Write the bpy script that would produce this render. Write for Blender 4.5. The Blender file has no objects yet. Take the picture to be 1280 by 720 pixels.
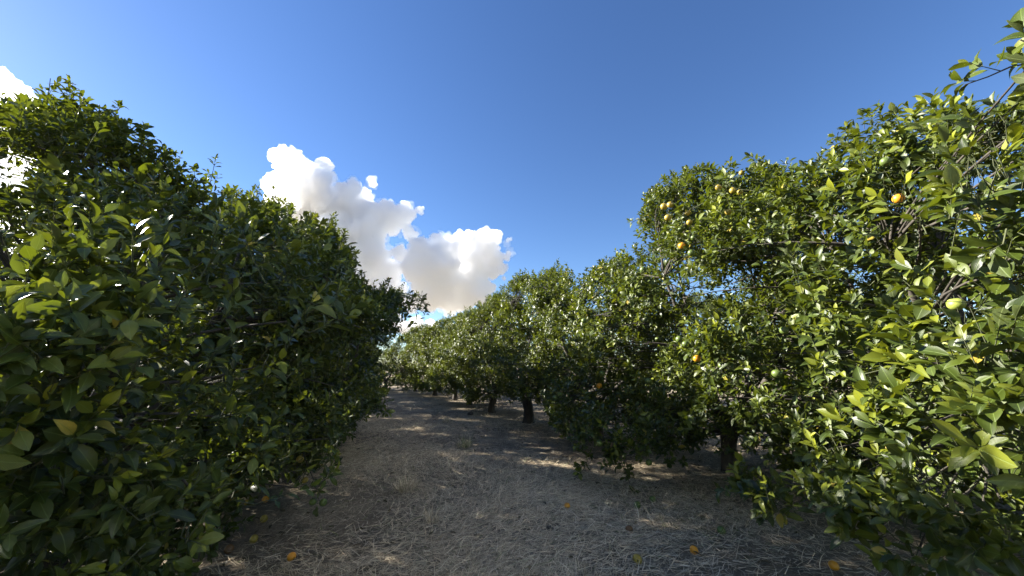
import bpy, bmesh, math
import numpy as np
from mathutils import Vector

S = bpy.context.scene
COL = S.collection
rad = math.radians

# ------------------------------------------------------------------ camera
F = 462.0                       # focal length in pixels of a 1280 wide frame
CAM_H = 1.5
PITCH = rad(12.2)
CP, SP = math.cos(PITCH), math.sin(PITCH)
CAM = np.array([0.0, 0.0, CAM_H])

cam_d = bpy.data.cameras.new('camera')
cam_d.sensor_width = 36.0
cam_d.lens = 36.0 * F / 1280.0
cam_d.clip_start = 0.05
cam_d.clip_end = 6000
cam = bpy.data.objects.new('camera', cam_d)
COL.objects.link(cam)
cam.location = CAM
cam.rotation_euler = (rad(90) + PITCH, 0, 0)
S.camera = cam


def ray(px, py):
    """direction (world) with unit forward component in the camera's axis"""
    dx = (px - 640) / F
    u = (360 - py) / F
    return np.array([dx, CP - SP * u, SP + CP * u])


def at(px, py, depth):
    return CAM + ray(px, py) * depth


def ground_at(px, py):
    r = ray(px, py)
    return CAM + r * (CAM_H / -r[2])


def project(P):
    d = P - CAM
    f = d[:, 1] * CP + d[:, 2] * SP
    u = -d[:, 1] * SP + d[:, 2] * CP
    fs = np.where(f > 0.05, f, 0.05)
    return 640 + F * d[:, 0] / fs, 360 - F * u / fs, f


def inside(poly, x, y):
    c = np.zeros(len(x), bool)
    n = len(poly)
    for i in range(n):
        x1, y1 = poly[i]
        x2, y2 = poly[(i + 1) % n]
        if y1 == y2:
            continue
        k = ((y1 > y) != (y2 > y)) & (x < (x2 - x1) * (y - y1) / (y2 - y1) + x1)
        c ^= k
    return c


# ------------------------------------------------------------------ object helpers
def tag(o, label=None, cat=None, group=None, kind=None):
    if label: o['label'] = label
    if cat: o['category'] = cat
    if group: o['group'] = group
    if kind: o['kind'] = kind
    return o


def empty(name, loc):
    o = bpy.data.objects.new(name, None)
    o.location = loc
    COL.objects.link(o)
    return o


def mesh_obj(name, V, quads=None, tris=None, mats=(), parent=None, loc=None, attrs=None,
             qmat=None, tmat=None, smooth=True):
    """V (n,3) world coordinates; parent/loc shift them to the thing's base"""
    V = np.asarray(V, np.float32)
    if loc is not None:
        V = V - np.asarray(loc, np.float32)
    quads = np.zeros((0, 4), np.int32) if quads is None or len(quads) == 0 else np.asarray(quads, np.int32)
    tris = np.zeros((0, 3), np.int32) if tris is None or len(tris) == 0 else np.asarray(tris, np.int32)
    me = bpy.data.meshes.new(name)
    nq, nt = len(quads), len(tris)
    me.vertices.add(len(V))
    me.vertices.foreach_set('co', V.ravel())
    me.loops.add(nq * 4 + nt * 3)
    me.loops.foreach_set('vertex_index', np.concatenate([quads.ravel(), tris.ravel()]).astype(np.int32))
    me.polygons.add(nq + nt)
    st = np.concatenate([np.arange(nq) * 4, nq * 4 + np.arange(nt) * 3]).astype(np.int32)
    me.polygons.foreach_set('loop_start', st)
    me.polygons.foreach_set('use_smooth', np.full(nq + nt, smooth, bool))
    mi = np.concatenate([np.zeros(nq, np.int32) if qmat is None else qmat,
                         np.zeros(nt, np.int32) if tmat is None else tmat]).astype(np.int32)
    me.polygons.foreach_set('material_index', mi)
    for m in mats:
        me.materials.append(m)
    if attrs:
        for k, a in attrs.items():
            a = np.asarray(a, np.float32)
            t = 'FLOAT' if a.ndim == 1 else 'FLOAT_VECTOR'
            at_ = me.attributes.new(k, t, 'POINT')
            at_.data.foreach_set('value' if a.ndim == 1 else 'vector', a.ravel())
    me.update(calc_edges=True)
    o = bpy.data.objects.new(name, me)
    COL.objects.link(o)
    if parent is not None:
        o.parent = parent
    elif loc is not None:
        o.location = loc
    return o


def norm(a):
    return a / np.maximum(np.linalg.norm(a, axis=-1, keepdims=True), 1e-9)


# ------------------------------------------------------------------ node helpers
def mat(name):
    m = bpy.data.materials.new(name)
    m.use_nodes = True
    nt = m.node_tree
    nt.nodes.clear()
    return m, nt, nt.nodes, nt.links


def nd(nt, typ, **kw):
    n = nt.nodes.new(typ)
    for k, v in kw.items():
        if k.startswith('i_'):
            n.inputs[k[2:].replace('_', ' ')].default_value = v
        else:
            setattr(n, k, v)
    return n


def math_(nt, op, a, b=None, c=None, clamp=False):
    n = nt.nodes.new('ShaderNodeMath')
    n.operation = op
    n.use_clamp = clamp
    for i, v in enumerate((a, b, c)):
        if v is None: continue
        if isinstance(v, (int, float)): n.inputs[i].default_value = v
        else: nt.links.new(v, n.inputs[i])
    return n.outputs[0]


def mixc(nt, fac, a, b, blend='MIX'):
    n = nt.nodes.new('ShaderNodeMix')
    n.data_type = 'RGBA'
    n.blend_type = blend
    for i, v in ((0, fac), (6, a), (7, b)):
        if isinstance(v, (int, float)): n.inputs[i].default_value = v
        elif isinstance(v, tuple): n.inputs[i].default_value = (*v, 1) if len(v) == 3 else v
        else: nt.links.new(v, n.inputs[i])
    return n.outputs[2]


def ramp(nt, fac, stops, interp='LINEAR'):
    n = nt.nodes.new('ShaderNodeValToRGB')
    n.color_ramp.interpolation = interp
    e = n.color_ramp.elements
    while len(e) < len(stops): e.new(0.5)
    for el, (p, c) in zip(e, stops):
        el.position = p
        el.color = (*c, 1)
    nt.links.new(fac, n.inputs[0])
    return n.outputs[0]


def attr(nt, name, out='Fac'):
    n = nt.nodes.new('ShaderNodeAttribute')
    n.attribute_name = name
    return n.outputs[out]


def noise(nt, vec, scale, detail=4, rough=.55, dist=0):
    n = nt.nodes.new('ShaderNodeTexNoise')
    n.inputs['Scale'].default_value = scale
    n.inputs['Detail'].default_value = detail
    n.inputs['Roughness'].default_value = rough
    n.inputs['Distortion'].default_value = dist
    if vec is not None: nt.links.new(vec, n.inputs['Vector'])
    return n.outputs['Fac']


def leaf_material(name, dark, mid, light, young, back, trans, tfac=.33, rough=.36):
    m, nt, N, L = mat(name)
    tone = attr(nt, 'tone')
    age = attr(nt, 'age')
    uv = nd(nt, 'ShaderNodeSeparateXYZ')
    L.new(attr(nt, 'leafuv', 'Vector'), uv.inputs[0])
    u, v = uv.outputs[0], uv.outputs[1]
    au = math_(nt, 'ABSOLUTE', u)
    col = ramp(nt, tone, [(0, dark), (.5, mid), (.93, light), (.985, (.20, .19, .025)), (1, (.34, .25, .03))])
    col = mixc(nt, age, col, young)
    # patchy surface of the blade
    geo = nd(nt, 'ShaderNodeNewGeometry')
    nz = noise(nt, geo.outputs['Position'], 55, 3)
    col = mixc(nt, math_(nt, 'MULTIPLY', nz, .35), col, (.06, .07, .02), 'MIX')
    rib = math_(nt, 'SUBTRACT', 1.0, math_(nt, 'MULTIPLY', au, 12.0), clamp=True)
    col = mixc(nt, math_(nt, 'MULTIPLY', rib, .55), col, (.15, .21, .05))
    # side veins as bump only
    ph = math_(nt, 'SUBTRACT', math_(nt, 'MULTIPLY', v, 55.0), math_(nt, 'MULTIPLY', au, 16.0))
    vein = math_(nt, 'POWER', math_(nt, 'ABSOLUTE', math_(nt, 'SINE', ph)), .6)
    hgt = math_(nt, 'SUBTRACT', math_(nt, 'MULTIPLY', vein, .6), math_(nt, 'MULTIPLY', rib, 1.2))
    hgt = math_(nt, 'ADD', hgt, math_(nt, 'MULTIPLY', nz, 1.0))
    bump = nd(nt, 'ShaderNodeBump')
    bump.inputs['Strength'].default_value = .35
    bump.inputs['Distance'].default_value = .0012
    L.new(hgt, bump.inputs['Height'])
    bf = geo.outputs['Backfacing']
    backc = mixc(nt, age, back, young)
    backc = mixc(nt, math_(nt, 'MULTIPLY', rib, .5), backc, (.22, .27, .1))
    colf = mixc(nt, bf, col, backc)
    p = nd(nt, 'ShaderNodeBsdfPrincipled')
    L.new(colf, p.inputs['Base Color'])
    rg = math_(nt, 'ADD', math_(nt, 'MULTIPLY', tone, .12), rough)
    rg = math_(nt, 'ADD', rg, math_(nt, 'MULTIPLY', bf, .22))
    L.new(rg, p.inputs['Roughness'])
    p.inputs['Specular IOR Level'].default_value = .42
    L.new(bump.outputs[0], p.inputs['Normal'])
    t = nd(nt, 'ShaderNodeBsdfTranslucent')
    tc = mixc(nt, age, trans, (min(trans[0] * 1.6, 1), min(trans[1] * 1.35, 1), trans[2] * 1.2))
    tc = mixc(nt, math_(nt, 'MULTIPLY', tone, .5), tc, (.10, .17, .02))
    L.new(tc, t.inputs['Color'])
    mx = nd(nt, 'ShaderNodeMixShader')
    mx.inputs[0].default_value = tfac
    L.new(p.outputs[0], mx.inputs[1])
    L.new(t.outputs[0], mx.inputs[2])
    out = nd(nt, 'ShaderNodeOutputMaterial')
    L.new(mx.outputs[0], out.inputs['Surface'])
    return m


M = {}
M['leaf'] = leaf_material('citrus_leaf', (.011, .021, .003), (.042, .064, .005), (.110, .134, .010),
                          (.30, .32, .018), (.050, .066, .016), (.30, .36, .012), tfac=.14)
M['twig'] = None


def bark_material(name, a, b, sc):
    m, nt, N, L = mat(name)
    tc = nd(nt, 'ShaderNodeTexCoord')
    mp = nd(nt, 'ShaderNodeMapping')
    mp.inputs['Scale'].default_value = (1, 1, .25)
    L.new(tc.outputs['Object'], mp.inputs[0])
    n1 = noise(nt, mp.outputs[0], sc, 6, .65)
    c = ramp(nt, n1, [(.3, a), (.65, b)])
    p = nd(nt, 'ShaderNodeBsdfPrincipled')
    L.new(c, p.inputs['Base Color'])
    p.inputs['Roughness'].default_value = .85
    bp = nd(nt, 'ShaderNodeBump')
    bp.inputs['Strength'].default_value = .7
    bp.inputs['Distance'].default_value = .01
    L.new(n1, bp.inputs['Height'])
    L.new(bp.outputs[0], p.inputs['Normal'])
    o = nd(nt, 'ShaderNodeOutputMaterial')
    L.new(p.outputs[0], o.inputs[0])
    return m


M['bark'] = bark_material('citrus_bark', (.025, .021, .017), (.08, .067, .052), 22)
M['twig'] = bark_material('green_twig', (.05, .065, .025), (.10, .105, .05), 60)


def fruit_material(name, c1, c2, c3, thr=(.35, .6)):
    m, nt, N, L = mat(name)
    tc = nd(nt, 'ShaderNodeTexCoord')
    oi = nd(nt, 'ShaderNodeObjectInfo')
    va = nd(nt, 'ShaderNodeVectorMath', operation='ADD')
    sc = nd(nt, 'ShaderNodeVectorMath', operation='SCALE')
    cmb = nd(nt, 'ShaderNodeCombineXYZ')
    L.new(oi.outputs['Random'], cmb.inputs[0])
    L.new(oi.outputs['Random'], cmb.inputs[1])
    L.new(cmb.outputs[0], sc.inputs[0])
    sc.inputs['Scale'].default_value = 3.0
    L.new(tc.outputs['Object'], va.inputs[0])
    L.new(sc.outputs[0], va.inputs[1])
    n1 = noise(nt, va.outputs[0], 14, 3, .5)
    c = ramp(nt, n1, [(thr[0], c1), ((thr[0] + thr[1]) / 2, c2), (thr[1], c3)])
    n2 = noise(nt, va.outputs[0], 90, 2)
    c = mixc(nt, math_(nt, 'GREATER_THAN', n2, .68), c, (.09, .06, .03))
    vo = nd(nt, 'ShaderNodeTexVoronoi')
    vo.inputs['Scale'].default_value = 420
    L.new(tc.outputs['Object'], vo.inputs['Vector'])
    bp = nd(nt, 'ShaderNodeBump')
    bp.inputs['Strength'].default_value = .25
    bp.inputs['Distance'].default_value = .001
    L.new(vo.outputs['Distance'], bp.inputs['Height'])
    p = nd(nt, 'ShaderNodeBsdfPrincipled')
    L.new(c, p.inputs['Base Color'])
    p.inputs['Roughness'].default_value = .42
    p.inputs['Subsurface Weight'].default_value = .08
    p.inputs['Subsurface Radius'].default_value = (.01, .006, .003)
    L.new(bp.outputs[0], p.inputs['Normal'])
    o = nd(nt, 'ShaderNodeOutputMaterial')
    L.new(p.outputs[0], o.inputs[0])
    return m


M['ripe'] = fruit_material('ripe_rind', (.50, .34, .03), (.72, .30, .015), (.75, .27, .012))
M['turning'] = fruit_material('turning_rind', (.17, .18, .03), (.33, .25, .04), (.42, .26, .035))
M['lime'] = fruit_material('lime_rind', (.20, .28, .05), (.27, .33, .06), (.36, .36, .07))
M['green'] = fruit_material('green_rind', (.05, .085, .02), (.085, .13, .028), (.16, .20, .04))
M['rotten'] = fruit_material('rotten_rind', (.06, .04, .025), (.16, .08, .03), (.28, .12, .03))

# ------------------------------------------------------------------ leaves
LOD = {
    0: [(0.10, .06), (.24, .55), (.42, .95), (.62, 1.0), (.82, .62), (.93, .27)],
    1: [(.12, .08), (.32, .82), (.62, 1.0), (.86, .5)],
    2: [(.34, .85), (.70, .85)],
}


def leaf_template(lod):
    rows = LOD[lod]
    uv = [(0, 0)]
    if lod == 2:
        for v, w in rows:
            uv += [(-w, v), (w, v)]
        uv.append((0, 1))
        uv = np.array(uv)
        # base, l1, r1, l2, r2, tip : two quads folded along the midrib
        quads = [(0, 5, 3, 1), (0, 2, 4, 5)]
        return uv, np.array(quads), np.zeros((0, 3), int)
    for v, w in rows:
        uv += [(-w, v), (0, v), (w, v)]
    uv.append((0, 1))
    uv = np.array(uv)
    n = len(rows)
    tris, quads = [(0, 2, 1), (0, 3, 2)], []
    for i in range(n - 1):
        a, b = 1 + 3 * i, 4 + 3 * i
        quads += [(a, a + 1, b + 1, b), (a + 1, a + 2, b + 2, b + 1)]
    a, t = 1 + 3 * (n - 1), 1 + 3 * n
    tris += [(a, a + 1, t), (a + 1, a + 2, t)]
    return uv, np.array(quads), np.array(tris)


def build_leaves(base, dirv, nrm, length, width, tone, age, rng, lod, flat=0.0):
    """one folded, curved blade per row; returns V, quads, tris, attrs"""
    uv, q, t = leaf_template(lod)
    n, k = len(base), len(uv)
    y = norm(dirv)
    x = norm(np.cross(y, nrm))
    z = np.cross(x, y)
    u, v = uv[:, 0][None], uv[:, 1][None]
    fold = rng.uniform(.10, .75, n)[:, None] * (1 - flat)
    curl = rng.normal(.22, .22, n)[:, None] * (1 - flat)
    twist = rng.normal(0, .25, n)[:, None]
    wave = rng.uniform(-.05, .05, n)[:, None]
    side = rng.normal(0, .06, n)[:, None]
    W, Ln = width[:, None], length[:, None]
    lx = u * W * np.cos(fold) * .5 + side * Ln * v * v
    ly = v * Ln * (1 - .25 * np.abs(curl) * v * v)
    lz = np.abs(u) * W * .5 * np.sin(fold) - curl * Ln * v * v + wave * Ln * np.sin(v * 9) * u + twist * u * W * .5 * v
    V = base[:, None, :] + lx[..., None] * x[:, None, :] + ly[..., None] * y[:, None, :] + lz[..., None] * z[:, None, :]
    off = (np.arange(n) * k)[:, None, None]
    Q = (q[None] + off).reshape(-1, 4)
    T = (t[None] + off).reshape(-1, 3) if len(t) else np.zeros((0, 3), int)
    at_ = {'tone': np.repeat(tone, k), 'age': np.repeat(age, k),
           'leafuv': np.stack([np.broadcast_to(u, (n, k)), np.broadcast_to(v, (n, k)), np.zeros((n, k))], -1).reshape(-1, 3)}
    return V.reshape(-1, 3), Q, T, at_


def prisms(A, B, ra, rb, sides=3):
    """straight tapered twigs"""
    n = len(A)
    d = norm(B - A)
    ref = np.where(np.abs(d[:, 2:3]) > .9, np.array([[1., 0, 0]]), np.array([[0, 0, 1.]]))
    x = norm(np.cross(d, ref))
    y = np.cross(d, x)
    an = np.arange(sides) * 2 * np.pi / sides
    ring = np.cos(an)[None, :, None] * x[:, None] + np.sin(an)[None, :, None] * y[:, None]
    V = np.concatenate([A[:, None] + ring * ra[:, None, None], B[:, None] + ring * rb[:, None, None]], 1).reshape(-1, 3)
    i = np.arange(sides)
    j = (i + 1) % sides
    q = np.stack([i, j, j + sides, i + sides], 1)
    Q = (q[None] + (np.arange(n) * 2 * sides)[:, None, None]).reshape(-1, 4)
    return V, Q


def tube(pts, radii, sides=7):
    """curved tapered limb; pts (n,3)"""
    pts = np.asarray(pts, float)
    n = len(pts)
    tng = norm(np.gradient(pts, axis=0))
    ref = np.array([0.31, 0.95, 0.05])
    V = []
    an = np.arange(sides) * 2 * np.pi / sides
    for i in range(n):
        x = norm(np.cross(tng[i], ref)[None])[0]
        y = np.cross(tng[i], x)
        V.append(pts[i] + radii[i] * (np.cos(an)[:, None] * x + np.sin(an)[:, None] * y))
    V.append(pts[-1:] + tng[-1] * radii[-1])
    V = np.concatenate(V)
    Q, T = [], []
    for i in range(n - 1):
        for k in range(sides):
            k2 = (k + 1) % sides
            Q.append((i * sides + k, i * sides + k2, (i + 1) * sides + k2, (i + 1) * sides + k))
    for k in range(sides):
        T.append(((n - 1) * sides + k, (n - 1) * sides + (k + 1) % sides, n * sides))
    return V, np.array(Q), np.array(T)


class Acc:
    def __init__(self): self.V, self.Q, self.T, self.n = [], [], [], 0
    def add(self, V, Q, T=None):
        self.V.append(V)
        if Q is not None and len(Q): self.Q.append(Q + self.n)
        if T is not None and len(T): self.T.append(T + self.n)
        self.n += len(V)
    def get(self):
        return (np.concatenate(self.V),
                np.concatenate(self.Q) if self.Q else np.zeros((0, 4), int),
                np.concatenate(self.T) if self.T else np.zeros((0, 3), int))


def bez(a, b, c, n):
    t = np.linspace(0, 1, n)[:, None]
    return (1 - t) ** 2 * a + 2 * t * (1 - t) * b + t * t * c


# ------------------------------------------------------------------ crown outlines as seen in the orchard lane
LPOLY = [(-3000, -900), (-60, 120), (0, 122), (40, 112), (62, 94), (85, 112), (112, 130), (145, 130), (158, 155), (190, 172), (212, 190),
         (240, 222), (258, 226), (268, 202), (282, 236), (318, 240), (345, 244), (362, 268), (388, 278), (412, 274), (428, 300), (438, 325),
         (446, 350), (470, 358), (500, 352), (528, 366), (532, 378), (514, 394), (492, 412), (478, 440), (472, 470), (486, 496), (478, 520),
         (448, 520), (438, 548), (410, 560), (424, 602), (402, 634), (372, 630), (345, 610), (330, 640), (300, 655), (280, 680), (266, 715), (250, 760), (-3000, 3000)]
RPOLY = [(478, 440), (500, 418), (520, 408), (545, 400), (565, 394), (585, 386), (605, 376), (628, 358), (646, 342), (665, 346), (690, 331),
         (712, 338), (722, 350), (735, 335), (752, 322), (775, 314), (795, 300), (806, 288), (796, 270), (812, 252), (812, 222), (832, 208),
         (842, 216), (865, 205), (893, 198), (912, 204), (926, 222), (938, 210), (948, 198), (968, 204), (984, 206), (1000, 194), (1028, 180),
         (1048, 166), (1066, 148), (1080, 158), (1096, 138), (1113, 122), (1130, 134), (1158, 122), (1180, 128), (1205, 120), (1240, 130), (1280, 110), (1400, -60),
         (4000, -900), (4000, 3000), (1130, 760), (1085, 712), (1040, 690), (1000, 692), (965, 680), (945, 655), (935, 625), (905, 625), (892, 610), (925, 598), (918, 572),
         (870, 588), (838, 586), (812, 560), (790, 600), (770, 600), (745, 560), (715, 560), (688, 545), (676, 500), (640, 505),
         (632, 500), (612, 500), (600, 507), (582, 503), (572, 492), (560, 496), (540, 494), (500, 491), (474, 478), (470, 455)]


class Tree:
    pass


TREES = []


def plan_tree(name, base, H, R, seed, lod, nclump, nsprig, poly=None, z0=.3, label='', group=None, shoots=(),
              fork=.55, wide=.42, jit=7, squash=(1, 1), nleaf=(8, 14), trunk_r=.11, lean=(0, 0), extra=(), lsize=1.0, hollow=(), extra_w=(), th0=None, voids=.4):
    rng = np.random.default_rng(seed)
    t = Tree()
    t.name, t.base, t.H, t.R, t.lod, t.rng = name, np.array([base[0], base[1], 0.0]), H, R, lod, rng
    t.label, t.group, t.fork, t.trunk_r, t.shoots, t.lsize = label, group, fork, trunk_r, shoots, lsize
    t.nleaf = nleaf
    t.th0 = th0
    # clump centres: a lumpy shell plus some inside
    h = np.where(rng.uniform(0, 1, nclump) < .14, rng.uniform(.86, 1.0, nclump), rng.uniform(0, 1, nclump))
    th = rng.uniform(0, 2 * np.pi, nclump)
    ph = rng.uniform(0, 6.28, 6)
    prof = np.where(h < wide, 1 - ((wide - h) / wide) ** 3.0 * .45, np.sqrt(np.maximum(1 - ((h - wide) / (1 - wide)) ** 2.3, 0)))
    lump = 1 + .13 * np.sin(3 * th + ph[0] + 4 * h) + .09 * np.sin(5 * th + ph[1] - 7 * h) + .07 * np.sin(9 * h + ph[2])
    s = 1 - .62 * rng.uniform(0, 1, nclump) ** 1.35
    rr = R * prof * lump * s
    C = np.stack([base[0] + lean[0] * h + squash[0] * rr * np.cos(th), base[1] + lean[1] * h + squash[1] * rr * np.sin(th),
                  z0 + (H - z0) * h * (1 - .12 * (1 - s))], 1)
    rc = rng.uniform(.18, .42, nclump) * (R / 2.0) ** .5
    # each clump has a vigour, so some read as full tufts and some as thin ones
    if extra_w:
        E = np.array([e[:3] for e in extra_w])
        C = np.concatenate([C, E])
        rc = np.concatenate([rc, [e[3] for e in extra_w]])
    if extra:
        E = np.array([list(at(a, b, d)) for a, b, d, r in extra])
        C = np.concatenate([C, E])
        rc = np.concatenate([rc, [e[3] for e in extra]])
    t.C, t.rc = C, rc
    n = len(C)
    cnt = np.maximum(rng.normal(nsprig, nsprig * .3, n), 4).astype(int)
    cl = np.repeat(np.arange(n), cnt)
    m = len(cl)
    axis_pt = np.stack([np.full(n, base[0]), np.full(n, base[1]), np.clip(C[:, 2] * .75, z0, H * .62)], 1)
    outw = norm(C - axis_pt)
    d = norm(rng.normal(0, 1, (m, 3)) + outw[cl] * 1.0 + np.array([0, 0, .35]))
    P = C[cl] + d * (rc[cl] * rng.uniform(.25, 1.1, m) ** .7)[:, None] * np.array([1, 1, .85])
    ax = norm(d * .7 + outw[cl] * .5 + np.array([0, 0, .65]) + rng.normal(0, .35, (m, 3)))
    L = rng.uniform(.09, .22, m)
    lng = rng.uniform(0, 1, m) < .09
    L = np.where(lng, L * rng.uniform(1.3, 2.2, m), L)
    ax = norm(np.where(lng[:, None], ax + np.array([0, 0, .7]), ax))
    P2 = P + ax * L[:, None]
    keep = (P2[:, 2] > .10) & (P[:, 2] > .12)
    if poly is not None:
        x, y, f = project(P2)
        x2, y2, _ = project(P)
        jx, jy = rng.normal(0, jit * .5, m), rng.normal(0, jit * .5, m)
        # every clump ends at its own reach, so the outline is uneven
        jy = jy - np.abs(rng.normal(0, jit * 1.5, n))[cl] * np.where(y < 440, 1, -.5)
        jx = jx + rng.normal(0, jit * .8, n)[cl]
        ok = ((lng & inside(poly, x, y + 26) & inside(poly, x - 8, y + 10)) | inside(poly, x + jx, y + jy)) & inside(poly, x2 + jx, y2 + jy)
        infr = (f > .35)
        keep &= ok | ~infr
    if hollow:
        x, y, f = project(P2)
        for hx, hy, hrx, hry, hd in hollow:
            keep &= ~((((x - hx) / hrx) ** 2 + ((y - hy) / hry) ** 2 < 1 + rng.normal(0, .15, m)) & (f < hd) & (f > .3))
    xx, yy, ff = project(P2)
    keep &= ~((xx < 640) & (ff > 0) & (yy < 330) & (ff < 2.0 - np.clip((yy - 150) / 180, 0, 1) * 1.1 + rng.normal(0, .12, m)))
    dist = np.linalg.norm(P2 - CAM, axis=1)
    keep &= (dist > .8) & (np.linalg.norm(P - CAM, axis=1) > .75)
    keep &= np.linalg.norm((P2 - CAM)[:, :2], axis=1) > .6
    t.P, t.ax, t.L, t.cl = P[keep], ax[keep], L[keep], cl[keep]
    # a clump sits where its remaining sprigs are
    for c_ in range(n):
        k_ = t.cl == c_
        if k_.sum() >= 4:
            C[c_] = (C[c_] + 2 * t.P[k_].mean(0)) / 3
    if voids:
        vv = np.random.default_rng(seed + 500).uniform(0, 6.28, 6)
        c3 = C[t.cl] * .5 + t.P * .5
        nz = np.sin(2.9 * c3[:, 0] + vv[0]) * np.sin(2.6 * c3[:, 1] + vv[1]) + np.sin(3.7 * c3[:, 2] + vv[2]) * np.sin(2.3 * c3[:, 0] - 2.0 * c3[:, 1] + vv[3]) + .6 * np.sin(6.1 * c3[:, 2] + vv[4]) * np.sin(5.3 * c3[:, 1] + 4.1 * c3[:, 0] + vv[5])
        q = np.linalg.norm((t.P - np.array([base[0], base[1], (z0 + H) / 2])) / np.array([R, R, (H - z0) / 2]), axis=1)
        drop = (nz < -.28) & (q > .62) & (t.cl < nclump) & (rng.uniform(0, 1, len(q)) < voids)
        t.P, t.ax, t.L, t.cl = t.P[~drop], t.ax[~drop], t.L[~drop], t.cl[~drop]
    few = np.bincount(t.cl, minlength=n)[t.cl] < 4
    t.P, t.ax, t.L, t.cl = t.P[~few], t.ax[~few], t.L[~few], t.cl[~few]
    t.poly = poly
    t.cl_tone = rng.normal(0, .12, n)
    t.cl_age = rng.uniform(0, 1, n) ** 2.2
    # long leafy shoots reaching out of the crown
    t.shoot_lines = []
    for pts in shoots:
        pl = np.array([at(*p) for p in pts])
        t.shoot_lines.append(pl)
        seg = np.linalg.norm(np.diff(pl, axis=0), axis=1)
        tot = seg.sum()
        k = max(3, int(tot / .085))
        for q in range(k):
            s_ = (q + .5) / k * tot
            i = 0
            while i < len(seg) - 1 and s_ > seg[i]:
                s_ -= seg[i]; i += 1
            dd = norm((pl[i + 1] - pl[i])[None])[0]
            p0 = pl[i] + dd * s_
            a_ = norm((dd * .7 + rng.normal(0, .45, 3) + np.array([0, 0, .5]))[None])[0]
            t.P = np.concatenate([t.P, p0[None]])
            t.ax = np.concatenate([t.ax, a_[None]])
            t.L = np.concatenate([t.L, [rng.uniform(.06, .13)]])
            t.cl = np.concatenate([t.cl, [0]])
    t.fruit = []
    TREES.append(t)
    return t


def make_leaf_rows(t, fruit_px):
    rng = t.rng
    m = len(t.P)
    nl = rng.integers(t.nleaf[0], t.nleaf[1], m)
    sp = np.repeat(np.arange(m), nl)
    k = np.concatenate([np.arange(c) for c in nl])
    fr = (k + .6) / nl[sp]
    ax = t.ax[sp]
    ref = np.where(np.abs(ax[:, 2:3]) > .9, np.array([[1., 0, 0]]), np.array([[0, 0, 1.]]))
    x = norm(np.cross(ax, ref))
    y = np.cross(ax, x)
    phase = rng.uniform(0, 6.28, m)[sp]
    an = phase + k * 2.399 + rng.normal(0, .25, len(sp))
    radial = np.cos(an)[:, None] * x + np.sin(an)[:, None] * y
    ang = np.clip(rad(68) - rad(46) * fr + rng.normal(0, .2, len(sp)), .15, 1.7)
    dv = ax * np.cos(ang)[:, None] + radial * np.sin(ang)[:, None]
    nv = ax * np.sin(ang)[:, None] - radial * np.cos(ang)[:, None]
    dv = norm(dv + np.array([0, 0, -.13]) * rng.uniform(.0, 1.6, (len(sp), 1)) + rng.normal(0, .12, (len(sp), 3)))
    nv = norm(nv + np.array([0, 0, .45]) + rng.normal(0, .25, (len(sp), 3)))
    B = t.P[sp] + ax * (t.L[sp] * (.15 + .85 * fr))[:, None] + radial * .003
    ln = np.clip(rng.normal(.078, .018, len(sp)), .03, .122) * (1 - .28 * np.maximum(fr - .7, 0) / .3) * t.lsize
    wd = ln * rng.uniform(.38, .54, len(sp))
    tone = np.clip(rng.uniform(.05, .8, len(sp)) + t.cl_tone[t.cl[sp]], 0, .95)
    yl = rng.uniform(0, 1, len(sp)) < .010
    tone = np.where(yl, 1.0, tone)
    ya = rng.uniform(0, 1, m) < (.14 + .45 * t.cl_age[t.cl])
    age = np.where(ya[sp], np.clip((fr - .25) * 1.1, 0, .85), 0) * rng.uniform(.4, 1.0, m)[sp]
    keep = np.ones(len(sp), bool)
    # a fruit that shows hangs clear of the leaves
    if len(fruit_px):
        ctr = B + dv * ln[:, None] * .5
        xx, yy, ff = project(ctr)
        for fx, fy, fd, fr_ in fruit_px:
            hit = ((xx - fx) ** 2 + (yy - fy) ** 2 < (fr_ * 1.0 + (.42 if fr_ >= 8 else .30) * (1 + ((fx - 640) / F) ** 2 * .6) * F * ln / np.maximum(ff, .2)) ** 2) & (ff < fd + .05) & (ff > .1)
            keep &= ~(hit & (rng.uniform(0, 1, len(sp)) < (.98 if fr_ >= 8 else .85)))
    return B[keep], dv[keep], nv[keep], ln[keep], wd[keep], tone[keep], age[keep]


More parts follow.
